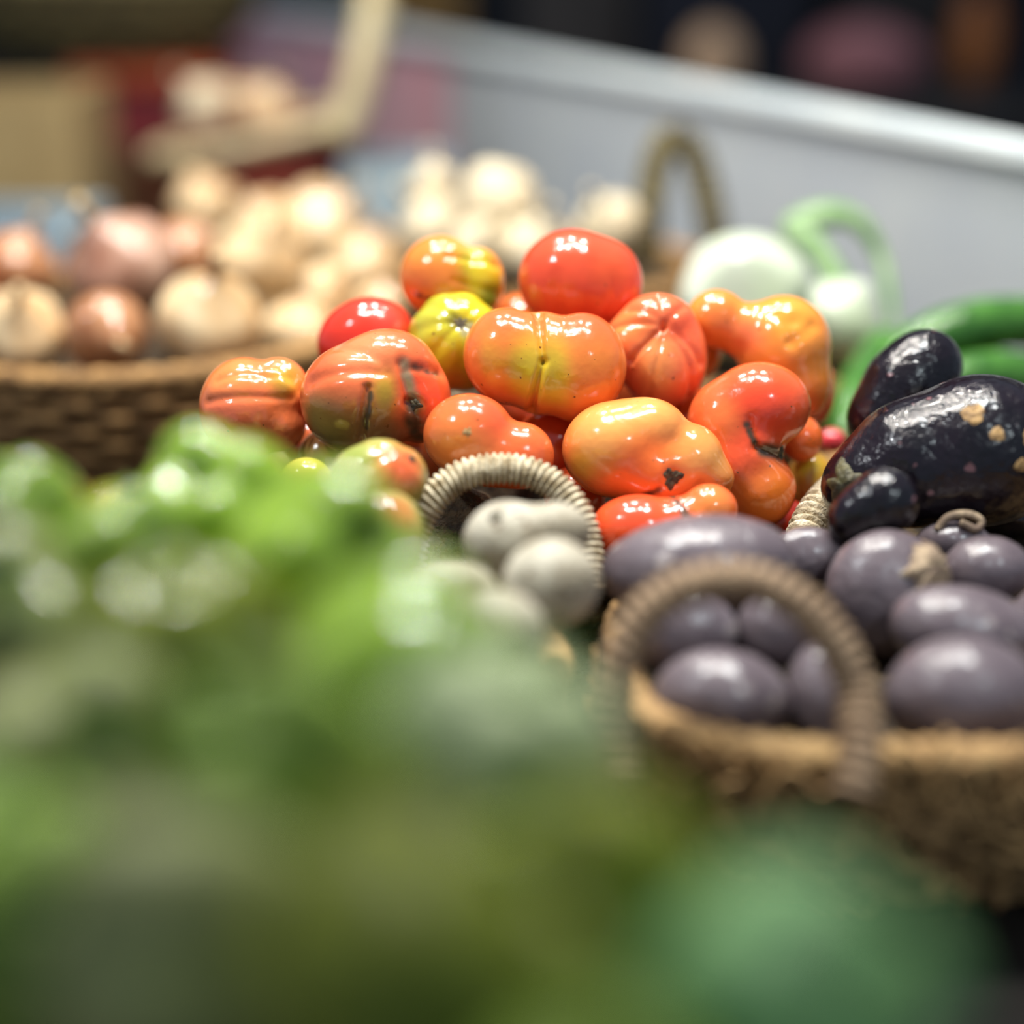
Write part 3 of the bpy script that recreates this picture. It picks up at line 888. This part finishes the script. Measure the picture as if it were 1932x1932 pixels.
def pepper(px, py, d, R, axis, label, colr, seed=0, stem=True, mat='pepper'):
    rs = np.random.RandomState(seed)
    a = np.array(axis, float); a /= np.linalg.norm(a)
    ref = np.array([0, 0, 1.0]) if abs(a[2]) < 0.85 else np.array([1.0, 0, 0])
    e1 = np.cross(a, ref); e1 /= np.linalg.norm(e1)
    e2 = np.cross(a, e1)
    B = np.stack([e1, e2, a], 1)
    L = []
    n = 4 if rs.rand() < .6 else 3
    for i in range(n):
        an = 2 * PI * i / n + rs.uniform(-.2, .2)
        c = (e1 * math.cos(an) + e2 * math.sin(an)) * R * .40 + a * R * rs.uniform(-.1, .1)
        rr = R * rs.uniform(.54, .62)
        L.append((*c, rr, rr, R * rs.uniform(.95, 1.1), B))
    U, Fc = ico(5)
    tmax = R * 1.6
    T = np.linspace(tmax, 0, 40)
    res = np.zeros(len(U)); done = np.zeros(len(U), bool)
    for i in range(1, len(T)):
        s = sdf(U * T[i], L, R * .12)
        new = (~done) & (s < 0); res[new] = T[i]; done |= new
    lo, hi = res.copy(), res + T[0] - T[1]
    for _ in range(10):
        mid = (lo + hi) / 2
        ins = sdf(U * mid[:, None], L, R * .12) < 0
        lo = np.where(ins, mid, lo); hi = np.where(ins, hi, mid)
    r = dent(U, lo, a, .22, 20)
    r = dent(U, r, -a, .12, 18)
    V = U * r[:, None]
    c = np.tile(colr, (len(V), 1)) * (0.9 + 0.2 * rs.rand())
    f = place('bell_pepper', V, Fc, px, py, d, M[mat], label, 'pepper', GG, c)
    if stem:
        top = a * R * 0.70
        bend = e1 * R * .18
        W = [f.C + RC @ (p * f.fl * f.d / F) for p in (top, top + a * R * .2, top + a * R * .38 + bend * .5, top + a * R * .5 + bend)]
        V2, F2 = sweep(W, 0.004, nphi=8, per=5, radii=[R * .17 * f.d / F, R * .09 * f.d / F, R * .08 * f.d / F, R * .1 * f.d / F])
        mesh('stem', V2, F2, M['pepper_stem'], parent=f.o, loc=W[0])
    return f


G1, G2, G3, G4 = lin(156, 186, 62), lin(134, 158, 64), lin(120, 128, 36), lin(138, 142, 90)
PEP = [
    (1500, 1890, .40, 290, (.3, .4, .9), lin(136, 182, 124), 'green pepper blurred at the lower right end of the heap'),
    (1130, 1760, .42, 280, (-.5, .5, .6), G3, 'olive green pepper next to the lower right one'),
    (760, 1800, .42, 290, (.2, -.3, .9), G3, 'dark olive pepper at the bottom middle of the heap'),
    (330, 1790, .43, 280, (-.8, .2, .5), G4, 'dull green pepper at the bottom left'),
    (-60, 1740, .44, 270, (.2, .9, .2), G2, 'green pepper cut by the lower left corner'),
    (1130, 2160, .39, 280, (.1, .2, .9), G2, 'green pepper cut by the bottom edge'),
    (560, 2190, .39, 290, (.6, .2, .6), G3, 'green pepper cut by the bottom edge under the dark olive one'),
    (930, 1450, .47, 245, (.3, .8, .4), lin(170, 180, 140), 'pale grey green pepper in the middle of the blurred heap'),
    (520, 1470, .485, 235, (-.6, .6, .5), G2, 'green pepper left of the pale grey green one'),
    (110, 1420, .50, 230, (.5, .2, .8), G4, 'dull pepper against the left edge of the photo'),
    (760, 1230, .56, 185, (.9, .3, .3), G1, 'bright green pepper in front of the potatoes'),
    (360, 1220, .575, 195, (-.2, .8, .6), G3, 'yellowish green pepper under the glossy top one'),
    (0, 1160, .60, 185, (.3, .3, .9), G4, 'grey green pepper by the left edge above the dull one'),
    (600, 1040, .66, 165, (.7, .1, .6), G1, 'glossy green pepper beside the salmon tomato'),
    (425, 965, .715, 165, (-.2, .5, .8), G1, 'shiniest green pepper on top of the heap'),
    (210, 1070, .67, 150, (.6, .5, .5), G2, 'green pepper left of the shiniest one'),
    (50, 990, .71, 125, (-.4, .7, .6), G2, 'highest green pepper at the left edge of the photo'),
]
for i, (px, py, d, R, ax, c, lb) in enumerate(PEP):
    pepper(px, py, d, R, ax, lb, c, seed=i * 3 + 1, mat='pepper_dull' if d < 0.52 else 'pepper')
pepper(215, 985, .755, 72, (.2, .9, .2), 'small yellow green pepper behind the shiniest green ones', lin(176, 160, 30), seed=77)


# ------------------------------------------------------------------ onions, garlic, turnips
def lathe_onion(R, squash=0.86, neck=0.5, seed=0):
    """Onion bulb and neck in px units; axis +z of its own frame."""
    n = 40
    prof = []
    for i in range(25):
        t = PI * i / 24
        r = math.sin(t) ** 0.9
        z = -math.cos(t) * squash
        if z > 0.55 * squash:
            u = (z / squash - 0.55) / 0.45
            r = max(r * (1 - 0.35 * u), 0.15 if i < 24 else 0.12)
            z = z + 0.16 * u * u
        prof.append((max(r, 0.0) * R, z * R))
    prof[0] = (0.03 * R, prof[0][1])
    rs = np.random.RandomState(seed)
    wob = [(rs.uniform(.01, .03), rs.randint(2, 6), rs.uniform(0, 6)) for _ in range(3)]

    def rev(prof, n):
        V = []
        for (r, z) in prof:
            for j in range(n):
                a = 2 * PI * j / n
                rr = r * (1 + sum(A * math.cos(k * a + p) for A, k, p in wob))
                V.append((rr * math.cos(a), rr * math.sin(a), z))
        m = len(prof)
        Fc = [[i * n + j, i * n + (j + 1) % n, (i + 1) * n + (j + 1) % n, (i + 1) * n + j] for i in range(m - 1) for j in range(n)]
        Fc.append(list(range(n))[::-1]); Fc.append([(m - 1) * n + j for j in range(n)])
        return np.array(V), Fc
    body = rev(prof, n)
    zt = prof[-1][1]
    nk = rev([(0.13 * R, zt - 0.06 * R), (0.11 * R, zt + neck * .3 * R), (0.09 * R, zt + neck * .7 * R), (0.14 * R, zt + neck * R)], 12)
    return body, nk


def axis_rot(a, spin=0.0):
    a = np.array(a, float); a /= np.linalg.norm(a)
    ref = np.array([0, 0, 1.0]) if abs(a[2]) < 0.9 else np.array([1.0, 0, 0])
    e1 = np.cross(ref, a); e1 /= np.linalg.norm(e1)
    e2 = np.cross(a, e1)
    return np.stack([e1 * math.cos(spin) + e2 * math.sin(spin), -e1 * math.sin(spin) + e2 * math.cos(spin), a], 1)


def bulb(name, cat, group, px, py, d, R, axis, mat, label, neck=0.5, neck_mat='onion_neck', squash=.86, seed=0):
    (V, Fc), (NV, NF) = lathe_onion(R, squash, neck, seed)
    Q = axis_rot(axis)                       # columns in the right/up/towards frame
    f = place(name, V @ Q.T, Fc, px, py, d, M[mat], label, cat, group)
    if neck:
        W = f.C + ((NV @ Q.T) * f.fl * f.d / F) @ RC.T
        mesh('neck', W, NF, M[neck_mat], parent=f.o, loc=W.mean(0))
    return f


GO = 'brown onions in the basket'
for i, (px, py, d, R, ax, mt, lb) in enumerate([
    (40, 625, 1.33, 84, (.2, .5, .8), 'onion_pale', 'pale shining onion at the left edge above the rim'),
    (200, 630, 1.32, 80, (.5, -.3, .8), 'onion_brown', 'orange brown onion with neck turned right, front of basket'),
    (395, 605, 1.34, 100, (.2, .6, .6), 'onion_pale', 'big cream and copper onion at the front right of the basket'),
    (565, 630, 1.42, 72, (.1, .8, .3), 'onion_pale', 'cream onion next to the red tomato'),
    (225, 500, 1.43, 104, (-.3, .6, .7), 'onion_pink', 'large pinkish brown onion at the back of the basket'),
    (30, 505, 1.44, 78, (.4, .7, .3), 'onion_brown', 'copper onion with white highlight at the left edge'),
    (350, 480, 1.52, 70, (.6, .5, .3), 'onion_brown', 'small rusty onion beside the large pinkish one'),
    (-90, 560, 1.40, 80, (.4, .7, .3), 'onion_brown', 'copper onion cut by the left edge of the photo'),
]):
    bulb('onion', 'onion', GO, px, py, d, R, ax, mt, lb, seed=i, neck=.55)
GY = 'pale onions in the basket behind'
for i, (px, py, d, R, ax, mt, lb) in enumerate([
    (490, 500, 1.735, 88, (.3, .5, .7), 'onion_pale', 'large cream onion at the front of the pale heap'),
    (625, 555, 1.50, 62, (.4, .4, .7), 'onion_pale', 'cream onion low beside the red tomato, behind the front row'),
    (690, 500, 1.745, 64, (.1, .8, .4), 'onion_pale', 'white topped onion left of the streaked tomato'),
    (500, 430, 1.80, 66, (-.4, .5, .6), 'onion_pale', 'bright white pink onion topping the pale heap'),
    (610, 430, 1.83, 84, (.5, .4, .5), 'onion_pale', 'flattish straw coloured onion right of the white pink one'),
    (385, 385, 1.86, 60, (-.3, .8, .3), 'onion_pale', 'small cream onion leaning on the pale hoop of the red basket'),
    (720, 575, 1.46, 46, (.1, .8, .4), 'onion_pale', 'small cream onion just left of the streaked tomato'),
]):
    bulb('onion', 'onion', GY, px, py, d, R, ax, mt, lb, seed=i + 20, neck=.5)
GGa = 'garlic bulbs in the handled basket'
for i, (px, py, d, R, ax, lb) in enumerate([
    (940, 385, 1.58, 78, (.3, -.2, .7), 'wide garlic bulb against the grey divider'),
    (820, 350, 1.66, 46, (-.1, 1, .2), 'upright garlic bulb with pointed neck'),
    (1150, 425, 1.58, 62, (-.3, .4, .6), 'tan garlic bulb next to the tall basket handle'),
    (810, 430, 1.63, 66, (-.4, .5, .5), 'garlic bulb under the upright pointed one'),
    (1010, 470, 1.56, 70, (.2, .5, .6), 'garlic bulb left of the crowning red tomato'),
    (905, 470, 1.56, 60, (.2, .3, .8), 'garlic bulb in the gap above the two top tomatoes'),
]):
    bulb('garlic_bulb', 'garlic', GGa, px, py, d, R, ax, 'garlic', lb, neck=.7, neck_mat='garlic', squash=.8, seed=i + 40)
GW = 'white turnips in the small basket'
f1 = bulb('turnip', 'turnip', GW, 1405, 560, 1.36, 124, (-.2, .5, .8), 'turnip', 'large white turnip behind the two lobed tomato', neck=0, squash=.9, seed=61)
f2 = bulb('turnip', 'turnip', GW, 1578, 610, 1.39, 84, (.5, .7, .4), 'turnip', 'smaller greenish white turnip with a bent green stalk', neck=0, squash=.95, seed=62)
W = [P(x, y, d) for x, y, d in [(1600, 560, 1.40), (1540, 470, 1.41), (1500, 430, 1.42), (1560, 405, 1.42), (1620, 420, 1.42), (1660, 480, 1.42), (1680, 560, 1.41), (1690, 640, 1.40)]]
V, Fc = sweep(W, .01, nphi=10, per=8, radii=[x * 1.4 / F for x in (20, 24, 30, 30, 22, 15, 13, 9)], flat=.8)
mesh('stalk', V, Fc, M['stalk'], parent=f2.o, loc=W[0])['label'] = 'bent green stalk'

# cucumbers behind the aubergines
GC = 'cucumbers in the oval basket'
for i, (pts, rad, lb) in enumerate([
    ([(1690, 690, 1.20), (1760, 640, 1.205), (1850, 612, 1.21), (1950, 610, 1.22), (2040, 640, 1.23)], 50, 'upper cucumber reaching out of the photo on the right'),
    ([(1700, 790, 1.17), (1790, 730, 1.17), (1880, 712, 1.175), (1990, 720, 1.18)], 52, 'dark lower cucumber behind the largest aubergine'),
    ([(1600, 830, 1.18), (1612, 760, 1.21), (1640, 700, 1.24), (1670, 650, 1.27)], 44, 'cucumber standing up between tomatoes and aubergines'),
]):
    C = P(*pts[0])
    W = [P(p[0], p[1], p[2] + .085) for p in pts]
    n = len(W)
    sc_ = rad * 1.27 / F
    ext = [W[0] + (W[0] - W[1]) * .12] + W + [W[-1] + (W[-1] - W[-2]) * .12]
    V, Fc = sweep(ext, 1, nphi=20, per=8, radii=[sc_ * .45, sc_ * .85] + [sc_] * (n - 2) + [sc_ * .85, sc_ * .4])
    o = tag(mesh('cucumber', V, Fc, M['cucumber'], loc=W[1]), lb, 'cucumber', GC)
    PILE.append(V)
    V, Fc = sweep([ext[0], ext[0] + (ext[0] - ext[1]) * .7], sc_ * .16, nphi=8, per=4)
    mesh('stalk_end', V, Fc, M['stalk'], parent=o, loc=ext[0])

# ------------------------------------------------------------------ straw bedding that carries each heap
def bed(root, cx, cy, z0, rt, h, ex, ey, sup, floor_z):
    nr, nt = 26, 96
    G = [(cx, cy, 0.0)]
    for i in range(1, nr + 1):
        for j in range(nt):
            a = 2 * PI * j / nt
            q = (abs(math.cos(a)) ** sup + abs(math.sin(a)) ** sup) ** (-1 / sup) * rt * i / nr
            G.append((cx + ex * q * math.cos(a), cy + ey * q * math.sin(a), i / nr))
    G = np.array(G)
    R2 = rt * max(ex, ey) + 0.05
    near = [W[np.hypot(W[:, 0] - cx, W[:, 1] - cy) < R2] for W in PILE]
    near = [W for W in near if len(W)]
    if not near: return
    A = np.vstack(near)
    A = A[::max(1, len(A) // 30000)]
    edge = (1 - G[:, 2]) * rt * min(ex, ey)
    top = z0 + h - 0.006 + 2.2 * edge
    wide = np.empty(len(G)); tight = np.empty(len(G))
    for k, g in enumerate(G):
        dd = (A[:, 0] - g[0]) ** 2 + (A[:, 1] - g[1]) ** 2
        mw, mt = dd < 0.030 ** 2, dd < 0.013 ** 2
        wide[k] = A[mw, 2].min() if mw.any() else z0 + h * 0.75
        tight[k] = A[mt, 2].min() if mt.any() else 9
    z = np.minimum(wide, top)
    Dm = np.sqrt(((G[:, None, :2] - G[None, :, :2]) ** 2).sum(2))
    K = np.exp(-(Dm / 0.016) ** 2)
    z = (K @ z) / K.sum(1)
    z = np.minimum(np.minimum(z, tight - 0.003), top)
    z = np.maximum(z, z0 + floor_z + 0.003)
    rs = np.random.RandomState(int(abs(cx) * 1000))
    z = z - 0.003 * rs.rand(len(z))
    V = np.column_stack([G[:, 0], G[:, 1], z])
    Fc = [[0, 1 + j, 1 + (j + 1) % nt] for j in range(nt)]
    for i in range(nr - 1):
        b0, b1 = 1 + i * nt, 1 + (i + 1) * nt
        Fc += [[b0 + j, b1 + j, b1 + (j + 1) % nt, b0 + (j + 1) % nt] for j in range(nt)]
    # closed underside so that it has body
    n0 = len(V)
    b1 = 1 + (nr - 1) * nt
    low = V[b1:b1 + nt].copy(); low[:, 2] = z0 + floor_z + 0.001
    low[:, :2] = np.array([cx, cy]) + (low[:, :2] - np.array([cx, cy])) * 0.75
    V = np.vstack([V, low])
    Fc += [[b1 + j, n0 + j, n0 + (j + 1) % nt, b1 + (j + 1) % nt] for j in range(nt)]
    Fc.append([n0 + j for j in range(nt)][::-1])
    tag(mesh('straw_bedding', V, Fc, M['bedding'], parent=root, loc=(cx, cy, z0 + floor_z)), kind='stuff')


for b_ in BEDS: bed(*b_)

# ------------------------------------------------------------------ behind: red basket, crate, boxes
rb = empty('red_basket', (-0.30, 2.12, 0))
tag(rb, 'red woven basket with pale cane rim and tall hoop, behind the onions', 'basket')
cx, cy = -0.315, 2.12
V, Fc = [], []
nth = 96
rows = [(0.075, 0.0), (0.085, 0.04), (0.095, 0.09), (0.105, 0.14), (0.110, 0.165), (0.100, 0.165), (0.085, 0.10), (0.002, 0.10)]
for (r, z) in rows:
    for j in range(nth):
        a = 2 * PI * j / nth
        wv = 0.002 * math.cos(24 * a) if r > .05 else 0
        rr = r + wv
        tilt = 0.22 * rr * math.cos(a) * (z / 0.165)
        V.append((cx + rr * 1.1 * math.cos(a), cy + rr * math.sin(a), z + tilt))
for i in range(len(rows) - 1):
    for j in range(nth):
        Fc.append([i * nth + j, i * nth + (j + 1) % nth, (i + 1) * nth + (j + 1) % nth, (i + 1) * nth + j])
Fc.append(list(range(nth))[::-1])
b_ = mesh('body', V, Fc, M['red_weave'], parent=rb, loc=(cx, cy, 0))
rp = [(cx + .112 * 1.1 * math.cos(a), cy + .112 * math.sin(a), .170 + .22 * .112 * math.cos(a)) for a in np.linspace(0, 2 * PI, 28, endpoint=False)]
V, Fc = sweep(rp, .0095, nphi=10, per=6, closed=True)
mesh('rim', V, Fc, M['cane'], parent=rb, loc=(cx, cy, .17))
W = [P(x, y, d) for x, y, d in [(640, 262, 2.03), (668, 190, 2.02), (688, 110, 2.015), (706, 20, 2.02), (715, -70, 2.04), (715, -130, 2.09), (712, -100, 2.15), (706, 0, 2.18), (690, 120, 2.18), (655, 225, 2.17)]]
V, Fc = sweep(W, 30 * 2.1 / F, nphi=10, per=8)
mesh('hoop_handle', V, Fc, M['cane'], parent=rb, loc=W[0])
GR = 'produce in the red basket'
bulb('garlic_bulb', 'garlic', GR, 390, 200, 2.10, 54, (-.5, .5, .5), 'garlic', 'pinkish white bulb at the left of the red basket', neck=.6, neck_mat='garlic', seed=90)
bulb('onion', 'onion', GR, 505, 205, 2.11, 54, (.3, .5, .5), 'onion_pale', 'tan onion in the middle of the red basket', neck=.5, seed=91)
bulb('onion', 'onion', GR, 452, 192, 2.14, 40, (.3, .5, .5), 'onion_brown', 'small brown onion between the two others in the red basket', neck=.5, seed=92)

# stacked crates at the back left
x0, x1 = (190 - 966) / F * 2.4, (430 - 966) / F * 2.4
cr = empty('produce_crate', ((x0 + x1) / 2, 2.42, 0))
tag(cr, 'brown wooden crate with red liner, under the olive basket', 'crate')
V, Fc = merge([box(x0, x1, 2.32, 2.335, z, z + .038, .003) for z in (0.0, .043, .086)] + [box(x0, x0 + .012, 2.336, 2.56, 0, .124, .002), box(x1 - .012, x1, 2.336, 2.56, 0, .124, .002),
               box(x0, x1, 2.561, 2.575, 0, .124, .002), box(x0 + .013, x1 - .013, 2.337, 2.56, 0.002, .012)])
mesh('slatted_body', V, Fc, M['brown_crate'], parent=cr, loc=((x0 + x1) / 2, 2.42, 0), smooth=False)
V, Fc = box(x0 + .014, x1 - .014, 2.34, 2.555, .014, .205, .004)
mesh('red_liner', V, Fc, M['red_crate'], parent=cr, loc=((x0 + x1) / 2, 2.42, .1), smooth=False)['label'] = 'dark red inner box'
ot = empty('plastic_tray', ((x0 + x1) / 2, 2.42, .206))
tag(ot, 'flat orange tray lying on the red lined crate', 'tray')
V, Fc = merge([box(x0 - .012, x1 + .01, 2.33, 2.56, .206, .214, .002), box(x0 - .012, x1 + .01, 2.33, 2.338, .2145, .232, .002), box(x0 - .012, x1 + .01, 2.552, 2.56, .2145, .232, .002)])
mesh('tray_body', V, Fc, M['orange_plastic'], parent=ot, loc=((x0 + x1) / 2, 2.42, .206), smooth=False)
basket('olive_basket', -0.56, 2.43, .13, .19, .10, 'olive straw basket hanging over the crate in the top left corner', mat='straw_olive', z0=.236, floor_z=.03, ex=1.15, ey=.7, hi=False, seed=31)


def open_box(name, label, x0, x1, y0, y1, z0, z1, t, mat, cat='box', flap=True, group=None):
    root = empty(name, ((x0 + x1) / 2, (y0 + y1) / 2, z0))
    tag(root, label, cat, group)
    V, Fc = merge([box(x0, x1, y0, y0 + t, z0, z1), box(x0, x1, y1 - t, y1, z0, z1), box(x0, x0 + t, y0 + t, y1 - t, z0, z1), box(x1 - t, x1, y0 + t, y1 - t, z0, z1),
                   box(x0 + t, x1 - t, y0 + t, y1 - t, z0, z0 + t)])
    mesh('box_body', V, Fc, M[mat], parent=root, loc=((x0 + x1) / 2, (y0 + y1) / 2, z0), smooth=False)
    if flap:
        V, Fc = box(x0 + .002, x1 - .002, y1, y1 + t, z1 - .002, z1 + (y1 - y0) * .4)
        mesh('flap', V, Fc, M[mat], parent=root, loc=(x0, y1, z1), smooth=False)
    return root


open_box('cardboard_box', 'tan cardboard box standing left of the red lined crate', -0.95, -0.502, 1.99, 2.19, 0.0, .228, .006, 'cardboard', flap=False)
open_box('blue_tray', 'pale blue plastic tray at the left before the cardboard box', -0.82, -0.445, 1.68, 1.88, 0.0, .130, .008, 'blue_plastic', 'tray', flap=False)
V, Fc = box(-0.74, -0.47, 1.71, 1.85, .0085, .10, .01)
tag(mesh('plastic_tub', V, Fc, M['dark_plastic'], smooth=False), 'dark tub set inside the pale blue tray', 'tub')
open_box('steel_bin', 'grey blue bin between red basket and garlic basket', -.20, -.08, 2.02, 2.16, 0, .145, .006, 'blue_plastic', 'bin', flap=False)

# ------------------------------------------------------------------ beyond the divider: the dark neighbouring stall
nt_ = empty('rear_counter', (0.9, 3.6, -0.85))
tag(nt_, 'dark counter of the neighbouring stall beyond the divider', 'counter')
V, Fc = box(0.0, 2.4, 3.0, 4.2, .06, .10, .004)
mesh('counter_top', V, Fc, M['charcoal'], parent=nt_, loc=(1.2, 3.6, .08), smooth=False)
V, Fc = box(0.05, 2.35, 3.05, 4.15, -.85, .06)
mesh('counter_base', V, Fc, M['navy'], parent=nt_, loc=(1.2, 3.6, -.85), smooth=False)
open_box('cardboard_box', 'ochre cardboard box beyond the far end of the divider', -.26, -.10, 3.55, 3.75, -.85, .46, .006, 'cardboard_orange', flap=False)
open_box('dark_crate', 'charcoal crate at the top centre beyond the divider', 0.02, .22, 3.3, 3.6, .10, .40, .01, 'charcoal', 'crate', flap=False)
open_box('dark_crate', 'navy crate beyond the divider, between charcoal and teal crates', .24, .55, 3.25, 3.6, .10, .42, .01, 'navy', 'crate', flap=False)
open_box('teal_crate', 'teal crate in the dark beyond the divider', .40, .58, 3.7, 3.95, .10, .50, .01, 'teal', 'crate', flap=False)
open_box('dark_crate', 'brown black crate at the top right beyond the divider', .62, .86, 3.4, 3.7, .10, .46, .01, 'charcoal', 'crate', flap=False)
V, Fc = box(.90, 1.06, 3.05, 3.2, .10, .9, .01)
tag(mesh('stall_post', V, Fc, M['navy'], smooth=False), 'navy post standing in the top right corner', 'post')
U, r, Fc = blob([(0, 0, 1, .8), (.4, .2, .7, .6)], .3, 4)
Vb = (U * r[:, None])
W = np.array([.62, 3.14, .165]) + Vb * np.array([.10, .08, .075])
tag(mesh('cloth_sack', W, Fc, M['rose'], loc=(.62, 3.14, .105)), 'dusky pink sack on the dark counter beyond the divider', 'sack')
W = np.array([.355, 3.10, .165]) + ico(4)[0] * np.array([.052, .05, .062])
tag(mesh('gourd', W, ico(4)[1], M['tan'], loc=(.355, 3.10, .105)), 'tan round gourd peeping over the divider rail', 'gourd')
W = np.array([.83, 3.15, .20]) + ico(4)[0] * np.array([.04, .05, .09])
tag(mesh('gourd', W, ico(4)[1], M['ochre'], loc=(.83, 3.15, .11)), 'orange gourd beside the navy post', 'gourd')
